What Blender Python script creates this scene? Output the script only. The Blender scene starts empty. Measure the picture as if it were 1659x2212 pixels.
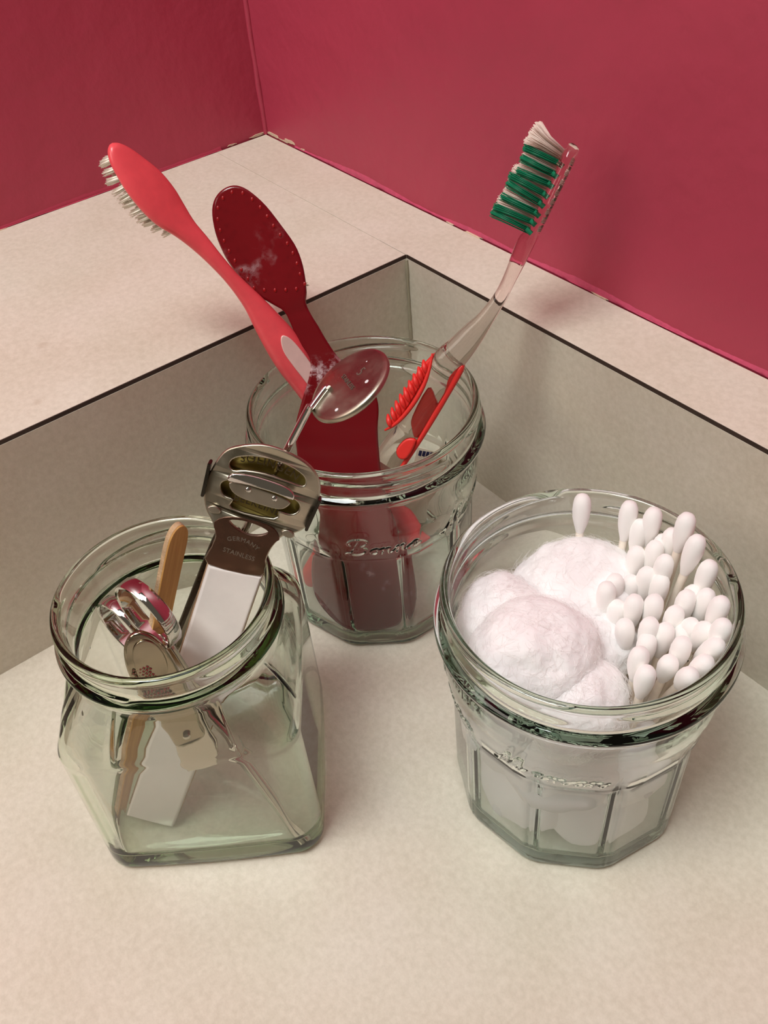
import bpy, bmesh, math, random
from math import sin, cos, pi, radians as rad, sqrt, atan2, floor, exp
from mathutils import Vector as V, Matrix, noise
from mathutils.geometry import interpolate_bezier

K = 0.001                       # all builder numbers are millimetres
SC = bpy.context.scene
COL = SC.collection

# ------------------------------------------------------------------ camera
cd = bpy.data.cameras.new('camera'); cam = bpy.data.objects.new('camera', cd); COL.objects.link(cam)
right = V((0.61946, 0.78188, -0.07025)); down = V((0.50907, -0.46821, -0.72224)); fwd = V((-0.59759, 0.41164, -0.68807))
m = Matrix((right, -down, -fwd)).transposed().to_4x4()
m.translation = V((277.84, -215.21, 285.55)) * K
cam.matrix_world = m
cd.sensor_fit = 'HORIZONTAL'; cd.sensor_width = 36.0; cd.lens = 1997.55 * 36.0 / 1659.0
cd.clip_start = 0.01; cd.clip_end = 20
SC.camera = cam

# ------------------------------------------------------------------ world (dim warm light of the rest of the bathroom)
w = bpy.data.worlds.new('world'); SC.world = w; w.use_nodes = True
bg = w.node_tree.nodes['Background']; bg.inputs[0].default_value = (1.0, 0.86, 0.66, 1); bg.inputs[1].default_value = 0.09

# ------------------------------------------------------------------ lights: long vanity fitting high on the left, softer ceiling light
def area(name, loc, target, sx, sy, power, col):
    l = bpy.data.lights.new(name, 'AREA'); l.shape = 'RECTANGLE'; l.size = sx * K; l.size_y = sy * K
    l.energy = power; l.color = col
    o = bpy.data.objects.new(name, l); COL.objects.link(o)
    o.location = V(loc) * K
    o.rotation_euler = (V(target) - V(loc)).to_track_quat('-Z', 'Y').to_euler()
    return o
area('vanity_light', (0, -600, 500), (120, -90, 60), 330, 220, 0.80, (1.0, 0.90, 0.79))
area('ceiling_light', (150, -700, 1600), (120, -90, 60), 600, 420, 13.6, (0.96, 1.0, 0.98))
area('ceiling_light_far', (330, -380, 1700), (120, -90, 60), 600, 600, 2.6, (0.96, 1.0, 0.98))

# ------------------------------------------------------------------ exposure and render quality
SC.view_settings.view_transform = 'Standard'; SC.view_settings.look = 'None'
SC.view_settings.gamma = 1.0; SC.view_settings.use_curve_mapping = False
SC.view_settings.exposure = 0.20
cy = SC.cycles
cy.max_bounces = 24; cy.transmission_bounces = 24; cy.glossy_bounces = 8; cy.diffuse_bounces = 5; cy.transparent_max_bounces = 16
cy.caustics_reflective = True; cy.caustics_refractive = True; cy.blur_glossy = 0.3
cy.sample_clamp_indirect = 6.0; cy.use_denoising = True
try: cy.use_guiding = False
except Exception: pass

# ------------------------------------------------------------------ helpers
def hexc(h):
    c = [int(h[i:i+2], 16)/255 for i in (0, 2, 4)]
    return tuple(x/12.92 if x <= .04045 else ((x+.055)/1.055)**2.4 for x in c) + (1,)

class N:
    """small node-tree writer"""
    def __init__(s, name):
        s.m = bpy.data.materials.new(name); s.m.use_nodes = True
        s.t = s.m.node_tree; s.t.nodes.clear()
        s.out = s.t.nodes.new('ShaderNodeOutputMaterial')
    def n(s, kind, **kw):
        x = s.t.nodes.new('ShaderNode' + kind)
        for k, v in kw.items():
            if k in x.inputs: s.set(x.inputs[k], v)
            else: setattr(x, k, v)
        return x
    def set(s, inp, v):
        if isinstance(v, bpy.types.NodeSocket): s.t.links.new(v, inp)
        else: inp.default_value = v
    def coords(s, obj=True):
        return s.n('TexCoord').outputs['Object' if obj else 'Generated']
    def noise(s, vec, scale, detail=4, rough=.55):
        x = s.n('TexNoise'); s.set(x.inputs['Vector'], vec); x.inputs['Scale'].default_value = scale
        x.inputs['Detail'].default_value = detail; x.inputs['Roughness'].default_value = rough
        return x.outputs['Fac']
    def ramp(s, fac, stops):
        x = s.n('ValToRGB'); s.set(x.inputs['Fac'], fac); e = x.color_ramp.elements
        while len(e) < len(stops): e.new(.5)
        for el, (p, c) in zip(e, stops): el.position = p; el.color = c
        return x.outputs['Color']
    def mix(s, fac, a, b, mode='MIX'):
        x = s.n('Mix', data_type='RGBA', blend_type=mode)
        s.set(x.inputs[0], fac); s.set(x.inputs[6], a); s.set(x.inputs[7], b)
        return x.outputs[2]
    def bump(s, h, strength, dist):
        x = s.n('Bump'); s.set(x.inputs['Height'], h); x.inputs['Strength'].default_value = strength
        x.inputs['Distance'].default_value = dist
        return x.outputs['Normal']
    def pbr(s, **kw):
        p = s.n('BsdfPrincipled')
        for k, v in kw.items(): s.set(p.inputs[k.replace('_', ' ')], v)
        s.t.links.new(p.outputs[0], s.out.inputs['Surface'])
        return p

def mat_simple(name, col, rough=.5, metal=0, bump=None, var=.0, **kw):
    n = N(name); c = n.coords(); base = hexc(col)
    if var:
        f = n.noise(c, 260, 5)
        base = n.ramp(f, [(.3, tuple(x*(1-var) for x in base[:3])+(1,)), (.7, tuple(min(1, x*(1+var)) for x in base[:3])+(1,))])
    args = dict(Base_Color=base, Roughness=rough, Metallic=metal, **kw)
    if bump: args['Normal'] = n.bump(n.noise(c, bump[0], 5), bump[1], bump[2])
    n.pbr(**args)
    return n.m

# laminate: mottled warm beige with a very fine grain
def mat_laminate():
    n = N('beige_laminate'); c = n.coords()
    a = n.noise(c, 22, 6, .6); b = n.noise(c, 420, 4, .7); d = n.noise(c, 7, 3)
    col = n.ramp(a, [(.28, hexc('CCC5B2')), (.5, hexc('D8D2C2')), (.74, hexc('E2DCD0'))])
    col = n.mix(.45, col, n.ramp(d, [(.35, hexc('D9C9B8')), (.65, hexc('D7D6C4'))]))
    col = n.mix(.16, col, n.ramp(b, [(.35, hexc('A69680')), (.65, hexc('F4EADC'))]))
    st = n.ramp(n.noise(c, 60, 2, .4), [(.20, (1, 1, 1, 1)), (.245, (0, 0, 0, 1))])
    col = n.mix(n.mix(.25, (0, 0, 0, 1), st), col, hexc('A88F74'))
    n.pbr(Base_Color=col, Roughness=.42, Normal=n.bump(b, .25, .0004), Specular_IOR_Level=.35)
    return n.m
LAM = mat_laminate()

def mat_paint():
    n = N('pink_wall_paint'); c = n.coords()
    a = n.noise(c, 9, 4); b = n.noise(c, 300, 4, .6); d = n.noise(c, 38, 3, .55)
    col = n.ramp(a, [(.3, hexc('B03C53')), (.7, hexc('B84258'))])
    nb = n.bump(b, .22, .0006); x = n.n('Bump', Strength=.35, Distance=.0035); n.set(x.inputs['Height'], d); n.t.links.new(nb, x.inputs['Normal'])
    n.pbr(Base_Color=col, Roughness=.46, Normal=x.outputs['Normal'], Specular_IOR_Level=.4)
    return n.m
PAINT = mat_paint()
PAINT_EDGE = mat_simple('bright_pink_paint_edge', 'CC4F70', .35, bump=(500, .5, .0006), var=.12)
PLASTER = mat_simple('cream_old_paint', 'D8C0A6', .7, bump=(300, .5, .0006), var=.1)
DARK = mat_simple('dark_brown_core', '3A2A22', .6, var=.2)
GAP = mat_simple('dark_gap', '2E2019', .8)
CAULK = mat_simple('pale_caulk', 'A9A08A', .5, bump=(700, .3, .0003))

def mat_glass(name, absorb, density):
    n = N(name)
    g = n.n('BsdfGlass', Roughness=0.0, IOR=1.5, Color=(1, 1, 1, 1)); n.t.links.new(g.outputs[0], n.out.inputs['Surface'])
    v = n.n('VolumeAbsorption', Color=absorb, Density=density); n.t.links.new(v.outputs[0], n.out.inputs['Volume'])
    return n.m
GLASS = mat_glass('clear_bottle_glass', (.56, .78, .64, 1), 42)
GREEN_GLASS = mat_glass('greenish_bottle_glass', (.50, .72, .40, 1), 52)

def mat_chrome(name, col, rough, aniso=False, scratch=.15):
    n = N(name); c = n.coords(); f = n.noise(c, 900, 4, .7); f2 = n.noise(c, 90, 4, .6)
    r = n.ramp(f2, [(.35, (rough*.7,)*3+(1,)), (.7, (min(1, rough*1.6),)*3+(1,))])
    n.pbr(Base_Color=hexc(col), Metallic=1.0, Roughness=r, Normal=n.bump(f, scratch, .00006))
    return n.m
STEEL = mat_chrome('polished_steel', 'C4BDB2', .16)
HEADM = mat_chrome('worn_satin_steel', 'B4AD9C', .30)
CHROME = mat_chrome('bright_chrome', 'D6D2CE', .05)
DULL = mat_chrome('brushed_dull_steel', 'B3AB9C', .34)
NECKM = mat_chrome('steel_painted_reflection', '75594C', .22)  # brown reflection of the cherry brush, put into the steel colour
NICKEL = mat_chrome('warm_nickel', 'A89E8A', .16)
DSTEEL = mat_chrome('dark_steel', '5C564E', .25)
BLADE = mat_chrome('olive_reflecting_blade', 'A89858', .42)
ENGR = mat_simple('engraved_mark', '4A3B22', .6)
ENGR_L = mat_simple('light_engraving', '8E8478', .45, metal=.7)

RED = mat_simple('glossy_coral_red_plastic', 'F0565E', .28, bump=(160, .06, .0004), var=.05, Subsurface_Weight=.12, Subsurface_Radius=(1, .25, .2), Subsurface_Scale=.002)
INLAY = mat_simple('pale_pink_grip', 'E6C3BC', .35, var=.04)
RUBBER = mat_simple('red_rubber', 'E8322C', .45, Subsurface_Weight=.15, Subsurface_Radius=(1, .2, .2), Subsurface_Scale=.0015)

def mat_cherry(residue=True):
    n = N('cherry_red_translucent_plastic'); c = n.coords()
    sx = n.n('SeparateXYZ'); n.set(sx.inputs[0], c)
    f = n.noise(c, 240, 6, .7); f2 = n.noise(c, 60, 3)
    def band(cy_, half):         # soft mask along the length of the brush (object y), real toothpaste residue
        a = n.n('Math', operation='SUBTRACT'); n.set(a.inputs[0], sx.outputs['Y']); a.inputs[1].default_value = cy_
        b = n.n('Math', operation='ABSOLUTE'); n.set(b.inputs[0], a.outputs[0])
        d = n.n('MapRange'); n.set(d.inputs[0], b.outputs[0]); d.inputs[1].default_value = 0; d.inputs[2].default_value = half
        d.inputs[3].default_value = 1; d.inputs[4].default_value = 0
        return d.outputs[0]
    def mul(a, b):
        x = n.n('Math', operation='MULTIPLY'); n.set(x.inputs[0], a); n.set(x.inputs[1], b); return x.outputs[0]
    m1 = mul(n.ramp(f, [(.47, (0, 0, 0, 1)), (.6, (1, 1, 1, 1))]), band(.1005, .0075))
    m2 = mul(mul(n.ramp(f, [(.46, (0, 0, 0, 1)), (.68, (1, 1, 1, 1))]), n.ramp(f2, [(.5, (0, 0, 0, 1)), (.62, (1, 1, 1, 1))])), band(.142, .013))
    m3 = mul(mul(n.ramp(f, [(.46, (0, 0, 0, 1)), (.62, (1, 1, 1, 1))]), n.ramp(f2, [(.55, (0, 0, 0, 1)), (.63, (1, 1, 1, 1))])), band(.020, .012))
    s = n.n('Math', operation='ADD', use_clamp=True); n.set(s.inputs[0], m1)
    s2 = n.n('Math', operation='ADD', use_clamp=True); n.set(s2.inputs[0], m2); n.set(s2.inputs[1], m3)
    s3 = mul(s2.outputs[0], .55); n.set(s.inputs[1], s3)
    col = n.mix(s.outputs[0], (.25, .007, .013, 1), hexc('D9C3C6'))
    tr = n.n('MapRange'); n.set(tr.inputs[0], s.outputs[0]); tr.inputs[3].default_value = .38; tr.inputs[4].default_value = 0
    ro = n.n('MapRange'); n.set(ro.inputs[0], s.outputs[0]); ro.inputs[3].default_value = .16; ro.inputs[4].default_value = .7
    n.pbr(Base_Color=col, Roughness=ro.outputs[0], Transmission_Weight=tr.outputs[0], IOR=1.49)
    return n.m
CHERRY = mat_cherry()
PEG = mat_simple('bright_red_socket', 'A81016', .3, Transmission_Weight=.2)

def mat_clear():
    n = N('clear_plastic'); c = n.coords()
    n.pbr(Base_Color=(1.0, .90, .88, 1), Roughness=.04, Transmission_Weight=1.0, IOR=1.42, Normal=n.bump(n.noise(c, 120, 3), .12, .0006))
    return n.m
CLEAR = mat_clear()
CLEAR_RED = mat_simple('translucent_red_plastic', 'E05048', .2, Transmission_Weight=.6, IOR=1.42)
BR_CREAM = mat_simple('cream_nylon_bristle', 'FFF6E6', .4, var=.08)
BR_WHITE = mat_simple('white_nylon_bristle', 'EBD5C8', .35, var=.06)
BR_GREEN = mat_simple('green_nylon_bristle', '0A7A55', .35, var=.15)

def mat_wood():
    n = N('tan_wood'); c = n.coords(); mp = n.n('Mapping'); n.set(mp.inputs[0], c); mp.inputs['Scale'].default_value = (900, 40, 900)
    f = n.noise(mp.outputs[0], 1.0, 5, .6)
    n.pbr(Base_Color=n.ramp(f, [(.3, hexc('AE7E40')), (.7, hexc('C89A56'))]), Roughness=.6, Normal=n.bump(f, .2, .0002))
    return n.m
WOOD = mat_wood()
WOOD_EDGE = mat_simple('grainy_pale_edge', 'BFA07C', .85, bump=(1500, .9, .0004), var=.25)
WHITE_PL = mat_simple('white_plastic', 'F3EBE6', .3, var=.02)

def mat_cotton(name, col, scale):
    n = N(name); c = n.coords(); f = n.noise(c, scale, 6, .75)
    n.pbr(Base_Color=hexc(col), Roughness=1.0, Specular_IOR_Level=.05, Sheen_Weight=.5, Sheen_Roughness=.7,
          Subsurface_Weight=.3, Subsurface_Radius=(1.0, .98, .95), Subsurface_Scale=.0022, Normal=n.bump(f, .06, .0008))
    return n.m
COTTON = mat_cotton('fluffy_cotton', 'FFFDFD', 420)
TIP = mat_cotton('wound_cotton_tip', 'FFFCF8', 1100)
STICKM = mat_simple('paper_stick', 'FAF0E2', .6, var=.03)
FUZZ = mat_simple('cotton_fibre', 'FFFDFC', .8)
PASTE = mat_simple('dried_toothpaste', 'E8E6EA', .6)
PAPER = mat_simple('off_white_paper', 'DDD3BD', .7, var=.05)
NAVY = mat_simple('navy_print', '1E2148', .6)
TAN = mat_simple('tan_print', 'A08862', .7)

# ---- objects
def link(name, me, mat, parent=None, smooth=True, sharp=35):
    o = bpy.data.objects.new(name, me); COL.objects.link(o)
    if mat is not None: me.materials.append(mat)
    if smooth:
        for p in me.polygons: p.use_smooth = True
        if sharp: me.set_sharp_from_angle(angle=rad(sharp))
    if parent is not None: o.parent = parent
    return o
def tag(o, label=None, cat=None, group=None, kind=None):
    if label: o['label'] = label
    if cat: o['category'] = cat
    if group: o['group'] = group
    if kind: o['kind'] = kind
    return o
def thing(name, label, cat, mw=None, loc=None, group=None):
    o = bpy.data.objects.new(name, None); COL.objects.link(o); o.empty_display_size = .005
    if mw is not None: o.matrix_world = mw
    if loc is not None: o.location = V(loc) * K
    return tag(o, label, cat, group)
def mesh(name, verts, faces):
    me = bpy.data.meshes.new(name); me.from_pydata([tuple(v) for v in verts], [], faces); me.update(); return me
def bm_mesh(name, bm):
    me = bpy.data.meshes.new(name); bm.normal_update(); bm.to_mesh(me); bm.free(); return me
def fr(O, u, n):
    """matrix whose x = across, y = along (u), z = towards viewer side (n)"""
    u = V(u).normalized(); n = V(n); n = (n - n.dot(u)*u).normalized(); wv = u.cross(n)
    mm = Matrix((wv, u, n)).transposed().to_4x4(); mm.translation = V(O) * K
    return mm
def box(bm, a, b):
    r = bmesh.ops.create_cube(bm, size=1)['verts']
    for v in r:
        v.co = V(((a[i]+b[i])/2 + v.co[i]*(b[i]-a[i]) for i in range(3))) * K
    return r
def boxobj(name, a, b, mat, parent=None, bevel=0):
    bm = bmesh.new(); box(bm, a, b)
    if bevel: bmesh.ops.bevel(bm, geom=bm.edges[:], offset=bevel*K, segments=2, affect='EDGES')
    return link(name, bm_mesh(name, bm), mat, parent, smooth=bool(bevel), sharp=30)
def catmull(pts, n=6, closed=False):
    P = [V(p) for p in pts]; out = []; L = len(P)
    rng = range(L) if closed else range(L-1)
    for i in rng:
        p0 = P[(i-1) % L] if closed or i > 0 else P[i]; p1 = P[i]; p2 = P[(i+1) % L]
        p3 = P[(i+2) % L] if closed or i+2 < L else p2
        for k in range(n):
            t = k/n
            out.append(.5*((2*p1)+(-p0+p2)*t+(2*p0-5*p1+4*p2-p3)*t*t+(-p0+3*p1-3*p2+p3)*t**3))
    if not closed: out.append(P[-1])
    return out
def slab(name, outlines, th, bev, mat, parent, z=0, res=3, smoothpts=0, bend=None, sharp=40):
    """2-D outline(s) in mm (x, y), first = outside, others = holes; thickness th, rounded edge bev"""
    cu = bpy.data.curves.new(name, 'CURVE'); cu.dimensions = '2D'; cu.fill_mode = 'BOTH'
    for pts in outlines:
        if smoothpts: pts = [tuple(p) for p in catmull([(p[0], p[1], 0) for p in pts], smoothpts, True)]
        sp = cu.splines.new('POLY'); sp.points.add(len(pts)-1)
        for q, p in zip(sp.points, pts): q.co = (p[0]*K, p[1]*K, 0, 1)
        sp.use_cyclic_u = True
    cu.extrude = max(1e-6, (th/2-bev)*K); cu.bevel_depth = bev*K; cu.bevel_resolution = res; cu.offset = -bev*K
    t = bpy.data.objects.new('tmp', cu); COL.objects.link(t)
    dg = bpy.context.evaluated_depsgraph_get(); dg.update()
    me = bpy.data.meshes.new_from_object(t.evaluated_get(dg)); bpy.data.objects.remove(t); bpy.data.curves.remove(cu)
    me.materials.clear(); me.name = name
    for v in me.vertices:
        v.co.z += z*K
        if bend: v.co.z += bend(v.co.x/K, v.co.y/K)*K
    return link(name, me, mat, parent, True, sharp)
def loft(name, secs, mat, parent, seg=24, ex=2.4, roll=None, smooth_n=5):
    """secs: (y, xc, zc, hx, hz) in mm; superellipse sections, interpolated"""
    S = []
    n = len(secs)
    for i in range(n-1):
        a = [secs[max(0, i-1)], secs[i], secs[i+1], secs[min(n-1, i+2)]]
        for k in range(smooth_n):
            t = k/smooth_n
            S.append([.5*(2*b+(-A+c)*t+(2*A-5*b+4*c-d)*t*t+(-A+3*b-3*c+d)*t**3) for A, b, c, d in zip(*a)])
    S.append(list(secs[-1]))
    vs = []; fs = []
    for y, xc, zc, hx, hz in S:
        hx = max(hx, .05); hz = max(hz, .05)
        r = roll(y) if roll else 0
        for j in range(seg):
            a = 2*pi*j/seg; ca, sa = cos(a), sin(a)
            x = math.copysign(abs(ca)**(2/ex), ca)*hx; z = math.copysign(abs(sa)**(2/ex), sa)*hz
            X = x*cos(r)-z*sin(r); Z = x*sin(r)+z*cos(r)
            vs.append(((xc+X)*K, y*K, (zc+Z)*K))
    for i in range(len(S)-1):
        for j in range(seg):
            k = (j+1) % seg; fs.append((i*seg+j, i*seg+k, (i+1)*seg+k, (i+1)*seg+j))
    fs.append(tuple(range(seg))[::-1]); fs.append(tuple((len(S)-1)*seg+j for j in range(seg)))
    me = mesh(name, vs, fs); 
    bm = bmesh.new(); bm.from_mesh(me); bmesh.ops.recalc_face_normals(bm, faces=bm.faces); bm.to_mesh(me); bm.free()
    return link(name, me, mat, parent, True, 60)
def tube_verts(pts, rads, seg=12):
    vs = []; fs = []; P = [V(p) for p in pts]
    t0 = (P[1]-P[0]).normalized(); nrm = t0.orthogonal().normalized()
    for i, p in enumerate(P):
        t = ((P[min(i+1, len(P)-1)]-P[max(i-1, 0)])).normalized()
        nrm = (nrm - nrm.dot(t)*t).normalized(); b = t.cross(nrm)
        for j in range(seg):
            a = 2*pi*j/seg; vs.append(p+(nrm*cos(a)+b*sin(a))*rads[i])
    for i in range(len(P)-1):
        for j in range(seg):
            k = (j+1) % seg; fs.append((i*seg+j, i*seg+k, (i+1)*seg+k, (i+1)*seg+j))
    fs.append(tuple(range(seg))[::-1]); fs.append(tuple((len(P)-1)*seg+j for j in range(seg)))
    return vs, fs
def tube(name, pts, r, mat, parent=None, seg=12):
    rads = r if isinstance(r, (list, tuple)) else [r]*len(pts)
    vs, fs = tube_verts(pts, rads, seg)
    return link(name, mesh(name, [v*K for v in vs], fs), mat, parent, True, 50)
def lathe(name, prof, mat, parent, seg=32, axis='z', sharp=40):
    vs = []; fs = []
    for r, z in prof:
        for j in range(seg):
            a = 2*pi*j/seg
            p = (r*cos(a), r*sin(a), z) if axis == 'z' else (r*cos(a), z, r*sin(a))
            vs.append(V(p)*K)
    for i in range(len(prof)-1):
        for j in range(seg):
            k = (j+1) % seg; fs.append((i*seg+j, i*seg+k, (i+1)*seg+k, (i+1)*seg+j))
    fs.append(tuple(range(seg))); fs.append(tuple((len(prof)-1)*seg+j for j in range(seg)))
    me = mesh(name, vs, fs); bm = bmesh.new(); bm.from_mesh(me); bmesh.ops.remove_doubles(bm, verts=bm.verts, dist=1e-7)
    bmesh.ops.recalc_face_normals(bm, faces=bm.faces); bm.to_mesh(me); bm.free()
    return link(name, me, mat, parent, True, sharp)
def text_mesh(name, s, size, mat, parent, mw=None, depth=.08, arc=None, spacing=1.0):
    """lettering as thin raised geometry, mm; arc=(radius, sign) bends the line"""
    cu = bpy.data.curves.new(name, 'FONT'); cu.body = s; cu.size = size*K; cu.extrude = depth*K; cu.align_x = 'CENTER'; cu.align_y = 'CENTER'
    cu.space_character = spacing; cu.resolution_u = 3
    t = bpy.data.objects.new('tmp', cu); COL.objects.link(t)
    dg = bpy.context.evaluated_depsgraph_get(); dg.update()
    me = bpy.data.meshes.new_from_object(t.evaluated_get(dg)); bpy.data.objects.remove(t); bpy.data.curves.remove(cu)
    me.materials.clear(); me.name = name
    if arc:
        R, sg = arc
        for v in me.vertices:
            a = v.co.x/(R*K); rr = R*K + sg*v.co.y
            v.co.x = rr*sin(a); v.co.y = sg*(rr*cos(a)-R*K)
    if mw is not None: me.transform(mw)
    return link(name, me, mat, parent, False)
def T(x, y, z, rz=0):
    mm = Matrix.Rotation(rz, 4, 'Z'); mm.translation = V((x, y, z))*K; return mm
def copy_tree(o, parent=None):
    c = o.copy(); COL.objects.link(c)
    if parent is not None: c.parent = parent
    for ch in list(o.children): copy_tree(ch, c)
    return c

# ================================================================== room shell
ZL = 98.0      # ledge height above the worktop
wl = boxobj('wall_left', (-175, -900, -40), (-155.0, 51.1, 1500), PAINT); tag(wl, kind='structure', label='dark pink painted wall behind the deep end of the ledge', cat='wall')
wr = boxobj('wall_right', (-175, 31.4, -40), (1300, 51.4, 1500), PAINT); tag(wr, kind='structure', label='pink painted wall rising behind the narrow ledge', cat='wall')
# thick line of paint down the inner corner of the two walls
random.seed(3)
pts = [(-154.6+random.uniform(-.3, .3), 31.0+random.uniform(-.3, .3), z) for z in range(98, 700, 12)]
tr = tube('trim_1', pts, [1.4+random.uniform(-.3, .3) for _ in pts], PAINT, None, 8); tag(tr, kind='structure')

# worktop
ct = boxobj('countertop', (-20, -620, -38), (1100, 20, 0), LAM); tag(ct, 'beige mottled laminate countertop under the three glass jars', 'countertop')
# raised ledge behind the worktop
L = thing('ledge', 'raised beige laminate ledge with dark brown edge behind the jars', 'ledge', loc=(0, 0, 0))
boxobj('riser_panel', (-18, -620, 0.05), (0, 0, 96.3), LAM, L)
boxobj('riser_panel', (-18, 0.02, 0.05), (1100, 18, 96.3), LAM, L)
boxobj('edge_strip', (-18, -620, 96.3), (-.15, -.12, 97.9), DARK, L)
boxobj('edge_strip', (-.15, .12, 96.3), (1100, 18, 97.9), DARK, L)
boxobj('ledge_board', (-153.9, -620, 96.3), (-.35, -.12, ZL), LAM, L, .15)
slab('ledge_board', [[(-153.9, .05), (-.35, .05), (-.35, .36), (1100, .36), (1100, 30.3), (-153.9, 30.3)]], 1.7, .12, LAM, L, z=97.15)
boxobj('gap_filler', (-155, -620, 90), (-18.2, 31.3, 96.2), GAP, L)
boxobj('gap_filler', (-18.2, 18.2, 90), (1100, 31.3, 96.2), GAP, L)
# caulk in the riser corner
random.seed(5)
cp_ = [(.35+random.uniform(-.1, .1), -.35+random.uniform(-.1, .1), z) for z in range(0, 97, 3)]
ck = tube('corner_caulk', cp_, [.75+random.uniform(-.2, .2) for _ in cp_], CAULK, L, 8)
# ragged line of brighter paint lapping over the ledge along the walls
def ragged(name, x0, x1, axis, base, mat, h, over, seed, step=1.6, chance=1):
    random.seed(seed); vs = []; fs = []; n = int((x1-x0)/step)
    for i in range(n+1):
        x = x0+i*step
        a = noise.noise((x*.021+seed, 0, 0)); b = noise.noise((x*.4, seed, 0))*.6+noise.noise((x*.13, seed+5, 0))*.5; c_ = noise.noise((x*.033, seed*2, 3))
        up = h*max(.35, .8+.8*a+.22*b); ov = max(.22, over*(.8+1.3*c_+.35*b))
        d = .28+.05*b
        for (q, z) in ((0, up), (d, up*.6), (d+.1, .25), (ov, .2), (ov, .02), (0, -.4)):
            if axis == 'x': vs.append((x*K, (base-q)*K, (ZL+z)*K))
            else: vs.append(((base+q)*K, x*K, (ZL+z)*K))
    for i in range(n):
        for j in range(6):
            k = (j+1) % 6; fs.append((i*6+j, i*6+k, (i+1)*6+k, (i+1)*6+j))
    me = mesh(name, vs, fs); bm = bmesh.new(); bm.from_mesh(me); bmesh.ops.recalc_face_normals(bm, faces=bm.faces); bm.to_mesh(me); bm.free()
    return link(name, me, mat, None, True, 40)
e1 = ragged('trim_2', -128, 700, 'x', 31.4, PAINT_EDGE, 2.4, .5, 2); tag(e1, kind='structure', label='brighter ragged paint line at the foot of the right wall')
e2 = ragged('trim_3', -600, 4, 'y', -155.0, PAINT, 2.0, 1.2, 7); tag(e2, kind='structure')
# cream chips where paint is missing, near the corner
random.seed(11)
def chip(x, y, z, axis, w_, h_):
    n_ = 15; o_ = []
    for k in range(n_):
        a = 2*pi*k/n_; q = random.uniform(.55, 1.1)
        o_.append((w_*cos(a)*q, h_*sin(a)*q))
    o = slab('paint_chip', [o_], .34, .08, PLASTER, L)
    M_ = {'x': Matrix(((1, 0, 0), (0, 0, -1), (0, 1, 0))), 'y': Matrix(((0, 0, 1), (1, 0, 0), (0, 1, 0))), 'z': Matrix.Identity(3)}[axis]
    o.matrix_local = Matrix.Translation(V((x, y, z))*K) @ M_.to_4x4()
for x, y, z, ax, a, b in ((-149.0, 31.3, 98.9, 'x', 7.0, 1.1), (-154.9, 25, 98.6, 'y', 5.5, .9), (-132, 31.3, 99.6, 'x', 4.8, 1.2), (-138, 31.3, 98.5, 'x', 5, .5), (-121, 31.3, 98.7, 'x', 2.8, .6), (-154.9, 10, 98.5, 'y', 3.0, .5),
                          (-153.6, -46, 98.1, 'z', .9, 7), (-153.4, -120, 98.1, 'z', .9, 6), (7, 30.6, 98.1, 'z', 6, .8), (-8, 30.8, 98.1, 'z', 3, .5), (78, 30.8, 98.1, 'z', 4.5, .6)):
    chip(x, y, z, ax, a, b)

# ================================================================== glass jars
def script_strokes():
    """cursive lettering drawn as strokes in a box whose x-height is 1"""
    G = {}
    G['B'] = (2.6, [[(.55, 1.5), (.35, 1.9), (.7, 2.35), (1.5, 2.5), (2.1, 2.35), (2.3, 1.95), (2.0, 1.5), (1.45, 1.3), (2.05, 1.15), (2.35, .75), (2.1, .2), (1.5, -.05), (.9, .05), (.6, .35), (.3, .15)],
                    [(1.5, 2.4), (1.25, 1.6), (1.0, .7), (.7, .1)], [(1.75, 2.4), (1.5, 1.5), (1.3, .6)]])
    G['M'] = (3.6, [[(.1, -.2), (.35, -.35), (.6, 0), (1.0, 1.2), (1.35, 2.3), (1.4, 1.2), (1.45, .1)],
                    [(1.45, .1), (1.9, 1.2), (2.3, 2.3), (2.25, 1.2), (2.3, .25), (2.6, .05), (3.1, .45)], [(1.1, 1.9), (1.15, 1.0), (1.0, .2)], [(2.55, 2.2), (2.55, 1.2), (2.6, .4)]])
    G['o'] = (1.25, [[(.75, .95), (.35, .8), (.2, .4), (.4, .05), (.75, .05), (.95, .45), (.75, .95), (1.0, .75), (1.25, .85)]])
    G['n'] = (1.5, [[(0, .8), (.2, .95), (.25, .5), (.2, .02)], [(.2, .35), (.55, .9), (.8, .85), (.8, .4), (.9, .05), (1.2, .15), (1.5, .6)]])
    G['m'] = (2.1, [[(0, .8), (.2, .95), (.25, .5), (.2, .02)], [(.2, .35), (.5, .9), (.72, .8), (.72, .02)], [(.72, .35), (1.05, .9), (1.3, .82), (1.3, .4), (1.4, .05), (1.7, .15), (2.1, .6)]])
    G['e'] = (1.2, [[(.1, .4), (.55, .5), (.75, .8), (.5, .98), (.22, .7), (.25, .2), (.6, 0), (1.1, .35)]])
    G['a'] = (1.4, [[(.85, .85), (.5, .95), (.2, .55), (.25, .1), (.55, .05), (.8, .5), (.9, .95), (.85, .4), (1.0, .05), (1.4, .4)]])
    return G
GL = script_strokes()
def word(w_, x0, s, y0):
    out = []; x = x0
    for ch in w_:
        wd, st = GL[ch]
        for q in st:
            out.append([( (x+(a+.18*b))*s, y0+b*s) for a, b, _ in catmull([(p[0], p[1], 0) for p in q], 4)])
        x += wd
    return out, x*s
def seg_dist(px, py, a, b):
    ax, ay = a; bx, by = b; dx, dy = bx-ax, by-ay; L2 = dx*dx+dy*dy
    t = 0 if L2 == 0 else max(0, min(1, ((px-ax)*dx+(py-ay)*dy)/L2))
    return math.hypot(px-ax-t*dx, py-ay-t*dy)
def sstep(t): t = max(0, min(1, t)); return t*t*(3-2*t)

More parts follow.
